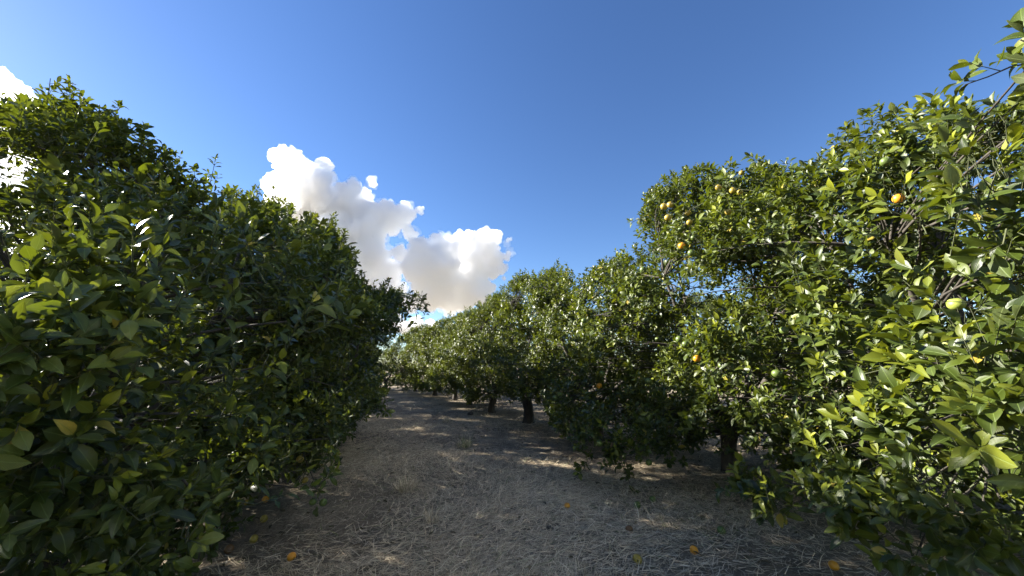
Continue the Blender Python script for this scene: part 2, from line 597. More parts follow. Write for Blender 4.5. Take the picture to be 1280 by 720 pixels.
def build_tree(t, fruit_px):
    rng = t.rng
    root = empty(t.name, t.base)
    tag(root, t.label, 'tree', t.group)
    b = t.base
    # trunk
    lean = np.array([rng.normal(0, .05), rng.normal(0, .05), 0])
    top = b + np.array([0, 0, t.fork]) + lean
    npt = 7
    pts = bez(b + np.array([0, 0, -.08]), b + np.array([0, 0, t.fork * .5]) - lean, top, npt)
    rr = t.trunk_r * (np.array([1.45, 1.18, 1.04, .98, .98, 1.03, 1.1]))
    V, Q, T = tube(pts, rr, 12)
    V += rng.normal(0, t.trunk_r * .035, V.shape)
    trunk = mesh_obj('trunk', V, Q, T, [M['bark']], root, b)
    # limbs
    nl = int(rng.integers(4, 6))
    lines = []
    th0 = rng.uniform(0, 6.28) if t.th0 is None else t.th0
    for i in range(nl):
        a = th0 + i * 2 * np.pi / nl + rng.normal(0, .25)
        reach = t.R * rng.uniform(.3, .52)
        hz = t.fork + (t.H - t.fork) * rng.uniform(.45, .78)
        e = np.array([b[0] + reach * np.cos(a), b[1] + reach * np.sin(a), hz])
        mid = np.array([b[0] + reach * .75 * np.cos(a), b[1] + reach * .75 * np.sin(a), t.fork + (hz - t.fork) * .35])
        p = bez(top - np.array([0, 0, .04]), mid, e, 9)
        p[1:-1] += rng.normal(0, .035, (7, 3))
        if t.poly is not None:
            x_, y_, f_ = project(p)
            ok = (f_ < .4) | (inside(t.poly, x_, y_ - 14) & inside(t.poly, x_, y_ + 0))
            ok[:3] = True
            bad = np.nonzero(~ok)[0]
            if len(bad):
                e_ = p[max(bad[0] - 1, 2)]
                p = bez(p[0], p[max(1, (bad[0] - 1) // 2)], e_, 9)
        lines.append(p)
    accs = []
    for p in lines:
        ac = Acc()
        V, Q, T = tube(p, np.linspace(t.trunk_r * .62, t.trunk_r * .11, len(p)), 8)
        ac.add(V, Q, T)
        accs.append(ac)
    allp = np.concatenate(lines)
    own = np.repeat(np.arange(nl), [len(p) for p in lines])
    cnt_ = np.bincount(t.cl, minlength=len(t.C))
    used = np.nonzero(cnt_ >= 7)[0]
    targets = [(t.C[c], c) for c in used]
    for c, _ in targets:
        dd = np.linalg.norm(allp - c, axis=1) + np.maximum(allp[:, 2] - c[2] + .1, 0) * .8
        i = int(np.argmin(dd))
        s = allp[i]
        md = (s + c) / 2 + np.array([0, 0, .12]) + rng.normal(0, .07, 3)
        p = bez(s, md, c, 5)
        V, Q, T = tube(p, np.linspace(.012, .004, 5), 5)
        accs[own[i]].add(V, Q, T)
    for pl in t.shoot_lines:
        i = int(np.argmin(np.linalg.norm(allp - pl[0], axis=1)))
        p = np.concatenate([bez(allp[i], (allp[i] + pl[0]) / 2 + np.array([0, 0, .1]), pl[0], 5)[:-1], pl])
        V, Q, T = tube(p, np.linspace(.008, .0025, len(p)), 5)
        accs[own[i]].add(V, Q, T)
    for ac in accs:
        V, Q, T = ac.get()
        o = mesh_obj('limb', V, Q, T, [M['bark']], trunk, b)
    # crown
    B, dv, nv, ln, wd, tone, age = make_leaf_rows(t, fruit_px)
    V, Q, T, at_ = build_leaves(B, dv, nv, ln, wd, tone, age, rng, t.lod)
    nleafq, nleaft = len(Q), len(T)
    # twigs of the sprigs join their clump
    start = t.C[t.cl] * .35 + t.P * .65
    A1 = np.concatenate([start, t.P])
    B1 = np.concatenate([t.P, t.P + t.ax * t.L[:, None] * .97])
    r1 = np.concatenate([np.full(len(t.P), .0034), np.full(len(t.P), .0026)])
    r2 = np.concatenate([np.full(len(t.P), .0026), np.full(len(t.P), .0011)])
    if t.shoot_lines:
        ns = len(t.P)
        far = np.linalg.norm(B1 - A1, axis=1) < .6
        A1, B1, r1, r2 = A1[far], B1[far], r1[far], r2[far]
    if t.lod == 2:
        h = len(A1) // 2
        A1, B1, r1, r2 = A1[:h:2], B1[:h:2], r1[:h:2], r2[:h:2]
    TV, TQ = prisms(A1, B1, r1, r2)
    nV = len(V)
    V = np.concatenate([V, TV])
    Q = np.concatenate([Q, TQ + nV])
    qm = np.concatenate([np.zeros(nleafq, int), np.ones(len(TQ), int)])
    for k_ in at_:
        z = np.zeros((len(TV),) + at_[k_].shape[1:])
        at_[k_] = np.concatenate([at_[k_], z])
    mesh_obj('crown', V, Q, T, [M['leaf'], M['twig']], root, b, at_, qmat=qm)
    t.root = root
    return root


# ------------------------------------------------------------------ orange fruit mesh
def fruit_mesh(name, m):
    bm = bmesh.new()
    bmesh.ops.create_uvsphere(bm, u_segments=24, v_segments=16, radius=1)
    for v in bm.verts:
        r = math.hypot(v.co.x, v.co.y)
        if v.co.z > .8: v.co.z -= .14 * max(0, 1 - r / .6)
        if v.co.z < -.85: v.co.z += .06 * max(0, 1 - r / .5)
        v.co.z *= .96
    me = bpy.data.meshes.new(name)
    # calyx star and stalk on the stem end
    n0 = len(bm.faces)
    c = [bm.verts.new((0, 0, .90))]
    for i in range(10):
        rr = .20 if i % 2 == 0 else .09
        c.append(bm.verts.new((rr * math.cos(i * .6283), rr * math.sin(i * .6283), .85)))
    for i in range(10):
        bm.faces.new((c[0], c[1 + i], c[1 + (i + 1) % 10]))
    ring0 = [bm.verts.new((.05 * math.cos(k * 1.257), .05 * math.sin(k * 1.257), .86)) for k in range(5)]
    ring1 = [bm.verts.new((.045 * math.cos(k * 1.257) + .05, .045 * math.sin(k * 1.257), 1.6)) for k in range(5)]
    for k in range(5):
        bm.faces.new((ring0[k], ring0[(k + 1) % 5], ring1[(k + 1) % 5], ring1[k]))
    bm.faces.ensure_lookup_table()
    for i, f in enumerate(bm.faces):
        f.smooth = True
        f.material_index = 0 if i < n0 else 1
    bm.to_mesh(me)
    bm.free()
    me.materials.append(m)
    me.materials.append(M['twig'])
    return me


FM = {k: fruit_mesh('orange', M[k]) for k in ('ripe', 'turning', 'green', 'rotten', 'lime')}

# ------------------------------------------------------------------ the trees
RB = {0: (4.45, 3.3), 1: (3.24, 5.9), 2: (1.85, 8.4), 3: (.45, 10.9), 4: (-.69, 13.4), 5: (-2.75, 18.4), 6: (-6.2, 24.6)}
GR = 'orange trees along the right side of the lane'
GL = 'orange trees along the left side of the lane'
GB = 'orange trees of the rows behind'

plan_tree('orange_tree', RB[0], 4.5, 2.75, 11, 0, 400, 21, RPOLY, voids=.5, label='nearest orange tree at the right edge, large sunlit leaves and a big yellow-green fruit', group=GR,
          shoots=[[(1290, 78, 1.75), (1262, 84, 1.75), (1235, 96, 1.78), (1206, 106, 1.8)],
                  [(1330, 120, 1.4), (1300, 60, 1.5), (1276, 50, 1.5)]],
          extra=[(1190, 350, 1.75, .22), (1240, 300, 1.5, .26), (1265, 265, 1.45, .22), (1255, 350, 1.6, .24), (1215, 440, 1.7, .25), (1250, 540, 1.35, .22), (1275, 480, 1.3, .2),
                 (1180, 480, 1.9, .3), (1100, 440, 2.3, .3), (1150, 560, 1.8, .28), (1080, 600, 2.2, .3), (1100, 650, 2.0, .24), (1200, 640, 1.7, .3), (1260, 640, 1.5, .26), (1000, 640, 2.6, .26), (960, 625, 2.8, .2), (1160, 690, 1.8, .24), (1230, 700, 1.6, .24), (1110, 270, 3.2, .32), (1150, 300, 3.3, .36), (1090, 230, 3.3, .32), (1140, 240, 3.2, .32), (1180, 262, 3.0, .32), (1060, 255, 3.4, .32), (1130, 340, 3.0, .36), (1080, 305, 3.3, .36), (1190, 210, 2.9, .3), (1200, 300, 3.0, .34), (1262, 142, 2.2, .25), (1240, 152, 2.3, .26), (1276, 165, 2.0, .25), (1215, 150, 2.5, .26), (1020, 270, 3.6, .32), (1000, 240, 3.8, .3)],
          jit=9, nleaf=(8, 13), lsize=1.12, hollow=[(1155, 292, 60, 42, 2.5), (1075, 345, 45, 28, 2.6), (1215, 600, 50, 35, 2.0), (1060, 545, 40, 22, 2.6), (960, 560, 36, 36, 3.6)])
plan_tree('orange_tree', RB[1], 4.5, 2.1, 12, 0, 300, 21, RPOLY, voids=.65, label='tall orange tree carrying a high tuft of yellow fruit, left of the nearest right-hand tree', group=GR,
          extra=[(760, 535, 4.7, .26), (800, 552, 4.6, .24), (740, 550, 4.9, .22), (838, 565, 4.8, .22), (712, 540, 5.5, .22), (868, 548, 5.2, .24), (880, 515, 5.0, .26), (780, 575, 4.6, .2), (845, 530, 4.7, .28), (720, 500, 5.4, .3), (905, 535, 5.2, .2), (900, 300, 5.7, .36), (930, 325, 5.7, .36), (950, 290, 5.5, .34), (860, 320, 5.7, .3)],
          shoots=[[(820, 268, 5.6), (800, 272, 5.6), (789, 279, 5.6)], [(770, 560, 4.6), (785, 598, 4.5), (797, 626, 4.45)], [(720, 548, 5.2), (735, 575, 5.1), (724, 596, 5.0)]], fork=.6, jit=7, lsize=1.05, hollow=[(930, 505, 42, 55, 5.6), (840, 500, 26, 18, 4.8), (905, 565, 40, 28, 6.2)])
plan_tree('orange_tree', RB[2], 4.1, 1.95, 13, 1, 240, 22, RPOLY, z0=.2, extra=[(690, 518, 7.2, .28), (715, 528, 6.8, .3), (740, 530, 6.4, .3), (700, 490, 7.2, .3)], label='orange tree whose low leafy skirt hides its trunk, beside the tall fruit-tufted tree', group=GR, jit=6)
plan_tree('orange_tree', RB[3], 4.35, 1.65, 14, 1, 230, 22, RPOLY, z0=.5, label='dark orange tree on a thick straight bare trunk at the lane edge', group=GR, jit=4, trunk_r=.14, fork=.7)
plan_tree('orange_tree', RB[4], 3.95, 1.55, 15, 1, 210, 21, RPOLY, z0=.6, label='orange tree with a short trunk forking low into a clear V', group=GR, jit=4, trunk_r=.12, fork=.42)
plan_tree('orange_tree', (-1.75, 15.9), 3.5, 1.5, 16, 2, 190, 25, RPOLY, z0=.12, label='orange tree just beyond the V-forked one, foliage touching both neighbours', group=GR, jit=3)
plan_tree('orange_tree', RB[5], 3.95, 1.7, 17, 2, 160, 24, RPOLY, z0=.65, label='yellowish orange tree with a thin dark trunk further down the lane', group=GR, jit=3, fork=.7)
plan_tree('orange_tree', (-4.3, 21.4), 3.5, 1.8, 18, 2, 210, 25, RPOLY, z0=.1, label='rounded yellow-green orange tree near the far end of the lane', group=GR, jit=3)
plan_tree('orange_tree', RB[6], 4.2, 2.1, 19, 2, 180, 24, RPOLY, z0=.12, label='farthest orange tree at the lane end, its foliage dark down to the ground', group=GR, jit=2)
plan_tree('orange_tree', (-8.6, 26.0), 3.9, 2.2, 20, 2, 180, 24, RPOLY, z0=.1, label='low green tree closing the lane behind the farthest orange tree', group=GR, jit=2)

plan_tree('orange_tree', (-2.75, 2.45), 3.5, 2.0, 31, 0, 400, 24, LPOLY, voids=.6, label='nearest orange tree at the left edge, dark shaded leaves against the bright cloud', group=GL,
          extra=[(60, 440, 1.05, .2), (110, 420, 1.2, .22), (40, 490, .95, .16), (30, 400, 1.1, .2), (70, 590, 1.15, .15), (160, 600, 1.5, .16), (120, 340, 1.5, .25), (20, 560, 1.0, .18), (100, 680, 1.4, .2), (40, 650, 1.2, .2), (210, 560, 2.1, .25), (200, 640, 2.2, .2), (230, 690, 2.3, .2), (180, 705, 2.0, .2), (130, 640, 1.8, .2), (255, 655, 2.6, .2), (90, 700, 1.5, .18), (210, 600, 2.3, .24), (160, 550, 2.0, .24), (240, 560, 2.6, .26), (180, 480, 2.2, .26), (230, 470, 2.6, .28), (250, 520, 2.7, .26), (200, 420, 2.5, .26), (65, 118, 3.3, .2), (30, 145, 3.2, .3), (110, 155, 3.4, .3), (150, 178, 3.5, .26), (192, 205, 3.6, .28), (80, 185, 3.2, .35), (15, 200, 3.1, .3), (268, 226, 4.0, .16), (240, 255, 3.8, .3), (290, 262, 4.1, .24), (40, 240, 2.9, .3), (20, 170, 2.8, .3), (60, 210, 2.8, .32), (100, 200, 2.9, .32), (140, 220, 3.0, .34), (180, 240, 3.1, .34), (10, 260, 2.5, .3), (70, 270, 2.6, .32), (130, 280, 2.7, .32), (220, 270, 3.3, .3), (90, 160, 3.2, .26), (200, 300, 3.1, .3)],
          jit=11, nleaf=(8, 13), lsize=.88, squash=(.95, .98), th0=.5, shoots=[[(310, 285, 4.4), (318, 262, 4.4), (322, 238, 4.4)], [(225, 250, 3.9), (236, 225, 3.9)], [(170, 200, 3.7), (180, 166, 3.7)], [(290, 270, 4.3), (293, 240, 4.3)], [(52, 165, 3.3), (60, 125, 3.3), (63, 98, 3.3)], [(125, 175, 3.5), (140, 150, 3.5), (150, 134, 3.5)], [(252, 260, 4.0), (262, 232, 4.0), (268, 206, 4.0)],
                                [(198, 220, 3.8), (210, 194, 3.8)], [(88, 160, 3.3), (92, 120, 3.3)], [(20, 170, 3.2), (12, 138, 3.2)]],
          extra_w=[(-2.5, 4.1, .5, .4), (-2.7, 4.2, 1.0, .42), (-2.5, 4.1, 1.5, .42), (-2.7, 4.2, 2.0, .38), (-2.1, 4.0, .8, .38), (-2.2, 4.1, 1.3, .36), (-3.1, 4.2, 1.6, .42), (-3.1, 4.2, .9, .42), (-3.2, 4.2, 2.2, .35), (-2.6, 4.5, 1.8, .36)], hollow=[(12, 208, 36, 28, 9), (4, 290, 38, 32, 9), (22, 338, 18, 13, 9)])  # the world-placed clumps are added filler that keeps sun off the lane
plan_tree('orange_tree', (-3.05, 5.5), 3.8, 2.1, 32, 0, 400, 24, LPOLY, voids=.75, squash=(1, .86), extra=[], label='second orange tree on the left, its leafy arm reaching over the lane', group=GL, jit=9,
          shoots=[[(x0, y0 + 40, 5.6), ((x0 + x1) / 2, (y0 + y1) / 2 + 14, 5.6), (x1, y1, 5.6)] for x0, y0, x1, y1 in ((330, 250, 346, 240), (352, 275, 364, 258), (376, 290, 386, 272), (398, 290, 414, 270), (410, 312, 432, 292), (420, 335, 444, 316), (432, 360, 455, 342), (450, 375, 480, 352))] + [[(470, 390, 5.6), (500, 372, 5.6), (524, 368, 5.6)], [(470, 400, 5.5), (505, 388, 5.5), (522, 376, 5.5)], [(440, 410, 5.2), (475, 405, 5.3), (508, 396, 5.4)],
                  [(430, 500, 4.4), (460, 505, 4.4), (484, 518, 4.4)], [(380, 570, 3.6), (392, 600, 3.6), (400, 628, 3.6)]])
plan_tree('orange_tree', (-4.4, 7.9), 4.2, 2.1, 33, 1, 300, 25, LPOLY, voids=0, squash=(1, 1.25), extra_w=[(-3.5, 7.0, z_, .42) for z_ in (.6, 1.1, 1.6, 2.1, 2.6)] + [(-4.1, 7.0, z_, .42) for z_ in (.9, 1.5, 2.1, 2.7)] + [(-3.2, 7.6, z_, .4) for z_ in (.8, 1.4, 2.0, 2.5)], label='third orange tree on the left, glimpsed through gaps behind the second', group=GL, jit=4)  # filler clumps added between the crowns block sun patches on the lane
plan_tree('orange_tree', (-6.1, 10.6), 4.2, 2.1, 34, 2, 230, 26, LPOLY, voids=0, label='fourth orange tree on the left, almost hidden behind the nearer ones', group=GL, jit=3)
plan_tree('orange_tree', (-7.6, 13.2), 4.2, 2.1, 35, 2, 230, 26, LPOLY, voids=0, label='fifth orange tree on the left, behind the crowns of the nearer left trees', group=GL, jit=3)

# ------------------------------------------------------------------ fruit: pixel of the photo, radius in pixels, kind
FR = [(1123, 248, 9, 'ripe'), (1195, 380, 13.5, 'lime'), (1107, 202, 10, 'green'), (1220, 215, 9, 'green'), (1237, 163, 9, 'green'),
      (971, 467, 8, 'green'), (954, 460, 6, 'green'), (970, 535, 8, 'green'), (1165, 590, 11, 'green'), (1132, 672, 12, 'green'), (980, 413, 7, 'green'),
      (898, 234, 5, 'turning'), (916, 238, 5, 'turning'), (925, 240, 4.5, 'turning'), (927, 216, 4, 'turning'), (830, 258, 5, 'turning'), (838, 256, 5, 'turning'),
      (835, 272, 5, 'turning'), (860, 266, 4.5, 'turning'), (862, 278, 4.5, 'turning'), (910, 265, 5, 'turning'), (947, 274, 4.5, 'turning'), (852, 307, 5, 'ripe'),
      (864, 316, 5, 'green'), (851, 287, 4, 'green'), (858, 286, 4, 'green'), (867, 297, 4, 'green'), (917, 321, 5.5, 'green'), (937, 320, 5, 'green'), (804, 337, 4.5, 'green'),
      (822, 424, 5, 'green'), (849, 424, 5, 'green'), (857, 430, 5, 'green'), (871, 448, 5.5, 'ripe'), (920, 448, 5, 'green'), (753, 467, 5, 'green'), (749, 482, 4, 'ripe'),
      (811, 476, 4.5, 'green'), (768, 364, 4, 'green'), (694, 497, 3.5, 'green'), (700, 493, 3.5, 'green'), (730, 401, 3.5, 'green'), (902, 457, 5, 'green'),
      (749, 554, 4.5, 'green'), (811, 578, 4.5, 'green'),
      (375, 574, 5.5, 'turning'), (381, 600, 5, 'turning'), (404, 628, 5.5, 'green'), (391, 627, 5.5, 'green'), (246, 264, 8, 'green'), (309, 628, 5, 'turning'), (262, 470, 6, 'green')]

allP = np.concatenate([t.P + t.ax * t.L[:, None] * .6 for t in TREES])
allT = np.repeat(np.arange(len(TREES)), [len(t.P) for t in TREES])
ax_, ay_, af_ = project(allP)
fruit_px = []
for fx, fy, fr, kind in FR:
    ok = ((ax_ - fx) ** 2 + (ay_ - fy) ** 2 < (fr * 1.6 + 4) ** 2) & (af_ > .5)
    if not ok.any():
        ok = ((ax_ - fx) ** 2 + (ay_ - fy) ** 2 < 45 ** 2) & (af_ > .5)
    if not ok.any():
        continue
    # the depth at which a fruit of a common size shows at that size, kept on the crown's face
    idx = np.nonzero(ok)[0]
    force = {(1195, 380): (1.78, .033), (1123, 248): (2.75, .036), (1107, 202): (2.7, .034)}.get((fx, fy))
    cs = math.cos(math.atan(abs(fx - 640) / F)) ** 1.35
    want = F * .036 / (fr * cs)
    near = idx[np.argsort(af_[idx])]
    j = near[np.argmin(np.abs(af_[near] - want))]
    d = af_[j]
    R_ = fr * cs * d / F * .97
    R_ = min(max(R_, .024), .044)
    if force: d, R_ = force
    fruit_px.append((fx, fy, d, fr))
    TREES[allT[j]].fruit.append((at(fx, fy, d), R_, kind))

# ------------------------------------------------------------------ build them
fr_rng = np.random.default_rng(5)
for t in TREES:
    build_tree(t, fruit_px)
    for pos, R_, kind in t.fruit:
        kk = kind
        o = bpy.data.objects.new('orange', FM[kk])
        COL.objects.link(o)
        o.parent = t.root
        o.location = pos - t.base
        o.scale = (R_, R_, R_ * fr_rng.uniform(.95, 1.05))
        o.rotation_euler = (fr_rng.normal(0, .25), fr_rng.normal(0, .25), fr_rng.uniform(0, 6.28))
        o['label'] = {'ripe': 'ripe orange fruit', 'turning': 'yellowish half-ripe orange fruit', 'green': 'green unripe orange fruit', 'lime': 'large yellow-green orange fruit'}[kk]


def copy_tree(o, parent=None):
    c = o.copy()
    COL.objects.link(c)
    c.parent = parent
    for ch in list(o.children):
        copy_tree(ch, c)
    return c


# rows beyond: copies of trees already built, some hidden ones added for shade
back = [(9.3, 7.2, 3, 1.1, 'tree of the next row, dark behind the nearest right-hand tree'),
        (8.0, 10.2, 2, 2.3, 'tree of the next row, dark behind the tall fruit-tufted tree'),
        (6.6, 13.2, 4, .4, 'tree of the next row, seen behind the skirted tree'),
        (4.9, 16.3, 3, 4.0, 'tree of the next row, seen under the crown of the thick-trunked tree'),
        (3.2, 19.6, 4, 5.2, 'tree of the next row, behind the V-forked tree'),
        (1.0, 24.0, 2, 3.0, 'tree of the next row, behind the thin-trunked tree'),
        (-2.2, 29.0, 3, 2.0, 'tree of the next row, behind the trees at the far end'),
        (-7.4, 2.3, 4, 5.0, 'tree of the row beyond, unseen, added for shade behind the nearest left tree'),  # out of view, put in to darken the foot of the left tree
        (-8.6, 5.2, 3, 2.6, 'tree of the row beyond, behind the gap after the nearest left tree'),
        (-9.9, 8.4, 4, .8, 'tree of the row beyond, behind the second left tree'),
        (-11.4, 11.6, 2, 3.7, 'tree of the row beyond, behind the third left tree'),
        (-9.2, 15.9, 13, .9, 'tree of the left side, sixth along the lane, hidden by the nearer ones, added for shade'),  # from here on, hidden trees put in to shade the far lane
        (-10.7, 18.5, 14, 2.9, 'tree of the left side, seventh along the lane, hidden by the nearer ones, added for shade'),
        (-12.4, 21.3, 13, 4.4, 'tree of the left side, eighth along the lane, hidden by the nearer ones, added for shade'),
        (-14.2, 24.6, 12, 1.9, 'tree of the left side, ninth along the lane, hidden by the nearer ones, added for shade'),
        (-11.4, 28.3, 14, 5.6, 'tree across the far end of the lane, mostly hidden, added for shade')]
for x, y, src, rz, lab in back:
    o = copy_tree(TREES[src].root)
    for ch in list(o.children):
        if ch.name.startswith('orange'):
            bpy.data.objects.remove(ch)
    o.location = (x, y, 0)
    o.rotation_euler = (0, 0, rz)
    if y > 15 and x < -5: o.scale = (1.15, 1.15, 1.0)  # widened to close sunlit gaps over the far lane
    tag(o, 'shaded orange ' + lab, 'tree', GB)

# ------------------------------------------------------------------ ground
def gz(x, y):
    return (.022 * np.sin(x * 1.3 + .4 * y) + .018 * np.sin(y * 1.9 - x * .7 + 1) + .012 * np.sin(x * 3.7 + y * 2.9)) * np.clip(1 - np.hypot(x, y) / 80, 0, 1)


def ground_material():
    m, nt, N, L = mat('dry_orchard_ground')
    tc = nd(nt, 'ShaderNodeTexCoord')
    p0 = tc.outputs['Object']
    big = noise(nt, p0, .55, 5, .6)
    mid = noise(nt, p0, 4.5, 5, .65)
    mp = nd(nt, 'ShaderNodeMapping')
    mp.inputs['Scale'].default_value = (1, .35, 1)
    mp.inputs['Rotation'].default_value = (0, 0, .4)
    L.new(p0, mp.inputs[0])
    fib = noise(nt, mp.outputs[0], 70, 4, .7, 1.2)
    mp2 = nd(nt, 'ShaderNodeMapping')
    mp2.inputs['Scale'].default_value = (.35, 1, 1)
    mp2.inputs['Rotation'].default_value = (0, 0, -.5)
    L.new(p0, mp2.inputs[0])
    fib2 = noise(nt, mp2.outputs[0], 95, 4, .7, 1.0)
    f = math_(nt, 'ADD', math_(nt, 'MULTIPLY', fib, .5), math_(nt, 'MULTIPLY', fib2, .5))
    c = ramp(nt, f, [(.32, (.09, .07, .05)), (.48, (.30, .24, .165)), (.64, (.62, .51, .35))])
    soil = ramp(nt, mid, [(.3, (.07, .058, .046)), (.7, (.22, .182, .138))])
    k = math_(nt, 'MULTIPLY', math_(nt, 'SUBTRACT', big, .42), 5.0, clamp=True)
    c = mixc(nt, math_(nt, 'ADD', math_(nt, 'MULTIPLY', k, .65), .25), soil, c)
    b = nd(nt, 'ShaderNodeBsdfPrincipled')
    L.new(c, b.inputs['Base Color'])
    b.inputs['Roughness'].default_value = .95
    b.inputs['Specular IOR Level'].default_value = .15
    bp = nd(nt, 'ShaderNodeBump')
    bp.inputs['Strength'].default_value = .9
    bp.inputs['Distance'].default_value = .03
    L.new(math_(nt, 'ADD', f, mid), bp.inputs['Height'])
    L.new(bp.outputs[0], b.inputs['Normal'])
    o = nd(nt, 'ShaderNodeOutputMaterial')
    L.new(b.outputs[0], o.inputs[0])
    return m


M['ground'] = ground_material()
gx = np.unique(np.concatenate([np.linspace(-14, 14, 141), np.array([-2500, -800, -300, -120, -60, -30, -20, 20, 30, 60, 120, 300, 800, 2500.])]))
gy = np.unique(np.concatenate([np.linspace(-4, 32, 181), np.array([-2500, -800, -300, -100, -40, -15, 36, 45, 60, 90, 150, 300, 800, 2500.])]))
X, Y = np.meshgrid(gx, gy, indexing='ij')
V = np.stack([X.ravel(), Y.ravel(), gz(X, Y).ravel()], 1)
ni, nj = len(gx), len(gy)
I = (np.arange(ni - 1)[:, None] * nj + np.arange(nj - 1)[None]).ravel()
Q = np.stack([I, I + nj, I + nj + 1, I + 1], 1)
g = mesh_obj('ground', V, Q, None, [M['ground']])
tag(g, kind='structure')

# ------------------------------------------------------------------ dry mown grass lying on the lane
def straw_material():
    m, nt, N, L = mat('dry_straw')
    tone = attr(nt, 'tone')
    c = ramp(nt, tone, [(0, (.17, .125, .08)), (.3, (.48, .375, .25)), (.7, (.76, .62, .42)), (.93, (.85, .74, .54)), (.95, (.22, .25, .08)), (1, (.17, .22, .07))])
    p = nd(nt, 'ShaderNodeBsdfPrincipled')
    L.new(c, p.inputs['Base Color'])
    p.inputs['Roughness'].default_value = .7
    p.inputs['Specular IOR Level'].default_value = .25
    o = nd(nt, 'ShaderNodeOutputMaterial')
    L.new(p.outputs[0], o.inputs[0])
    return m


M['straw'] = straw_material()


def blades(p, az, el, ln, w, bend, rng, seg=3):
    """curved flat ribbons; p base points"""
    n = len(p)
    s = np.linspace(0, 1, seg + 1)[None]
    hx = np.cos(az)[:, None]
    hy = np.sin(az)[:, None]
    a = el[:, None] + bend[:, None] * s * .5
    cur = rng.normal(0, .5, n)[:, None]
    d = ln[:, None] * s
    cx = p[:, 0:1] + d * np.cos(a) * (hx * np.cos(cur * s) - hy * np.sin(cur * s))
    cy = p[:, 1:2] + d * np.cos(a) * (hy * np.cos(cur * s) + hx * np.sin(cur * s))
    cz = np.maximum(p[:, 2:3] + d * np.sin(a), p[:, 2:3] + .001)
    ww = w[:, None] * (1 - s ** 2 * .8) * .5
    rl = rng.uniform(-.6, .6, n)[:, None]
    ox, oy, oz = -hy * np.cos(rl) * ww, hx * np.cos(rl) * ww, np.sin(rl) * ww
    Lf = np.stack([cx - ox, cy - oy, cz - oz], -1)
    Rt = np.stack([cx + ox, cy + oy, cz + oz], -1)
    V = np.stack([Lf, Rt], 2).reshape(-1, 3)
    i = np.arange(seg)
    q = np.stack([2 * i, 2 * i + 1, 2 * i + 3, 2 * i + 2], 1)
    Q = (q[None] + (np.arange(n) * 2 * (seg + 1))[:, None, None]).reshape(-1, 4)
    return V, Q, 2 * (seg + 1)


rng = np.random.default_rng(77)
n = 270000
dist = 2.6 + (1 - np.sqrt(rng.uniform(0, 1, n))) * 17
azm = rng.uniform(rad(-50), rad(48), n)
px_, py_ = dist * np.sin(azm), dist * np.cos(azm)
patch = np.sin(px_ * 1.1 + 2 * np.sin(py_ * .6)) + np.sin(py_ * 1.4 + px_ * .5) + rng.normal(0, .9, n)
lane = np.abs(px_ + .42 * (py_ - 3) - .55) - 1.5          # distance off the trodden lane
keep = (patch > -.5) & (rng.uniform(0, 1, n) < np.clip(1.15 - lane * .42, .28, 1))
px_, py_, patch = px_[keep], py_[keep], patch[keep]
n = len(px_)
sw = 1.4 * np.sin(px_ * .9 + py_ * .5) + 1.0 * np.sin(py_ * 1.3 - px_ * .6)
az = np.where(rng.uniform(0, 1, n) < .5, sw + rng.normal(0, .5, n), rng.uniform(0, 6.28, n))
up = rng.uniform(0, 1, n)
el = np.where(up < .90, rng.uniform(0, .18, n), rng.uniform(.2, 1.0, n))
ln = rng.uniform(.05, .17, n)
V, Q, kk = blades(np.stack([px_, py_, gz(px_, py_) + rng.uniform(.001, .022, n)], 1), az, el, ln, rng.uniform(.0024, .0064, n), rng.normal(-.1, .35, n), rng)
tn = np.clip(rng.normal(.52, .22, n) + .07 * patch, 0, .94)
gp = np.clip(np.sin(px_ * 1.7 + 1.1) * np.sin(py_ * 1.1 - .5), 0, 1)
tn = np.where(rng.uniform(0, 1, n) < .012 + .07 * gp, rng.uniform(.95, 1, n), tn)
o = mesh_obj('dry_grass', V, Q, None, [M['straw']], attrs={'tone': np.repeat(tn, kk)})
tag(o, 'grey mown dry grass lying matted over the lane', 'grass', kind='stuff')

# fallen leaves
M['litter'] = leaf_material('dead_leaf', (.05, .032, .018), (.13, .085, .045), (.24, .17, .10), (.16, .17, .04), (.17, .13, .085), (.12, .08, .03), .1, .55)
n = 9000
lx = rng.uniform(-7, 8, n)
ly = rng.uniform(1.2, 20, n)
off = np.abs(lx + .42 * (ly - 3) - .4)
k = rng.uniform(0, 1, n) < np.clip(.12 + .28 * (off - .8), .1, 1)
lx, ly = lx[k], ly[k]
n = len(lx)
a = rng.uniform(0, 6.28, n)
nv = norm(np.stack([rng.normal(0, .3, n), rng.normal(0, .3, n), np.ones(n)], 1))
dv = np.stack([np.cos(a), np.sin(a), rng.normal(0, .15, n)], 1)
ll = rng.uniform(.05, .09, n)
V, Q, T, at_ = build_leaves(np.stack([lx, ly, gz(lx, ly) + rng.uniform(.012, .03, n)], 1), dv, nv, ll, ll * .45, rng.uniform(0, .92, n), (rng.uniform(0, 1, n) < .08) * .8, rng, 1)
o = mesh_obj('leaf_litter', V, Q, T, [M['litter']], attrs=at_)
tag(o, 'brown fallen leaves strewn under the trees', 'leaves', kind='stuff')


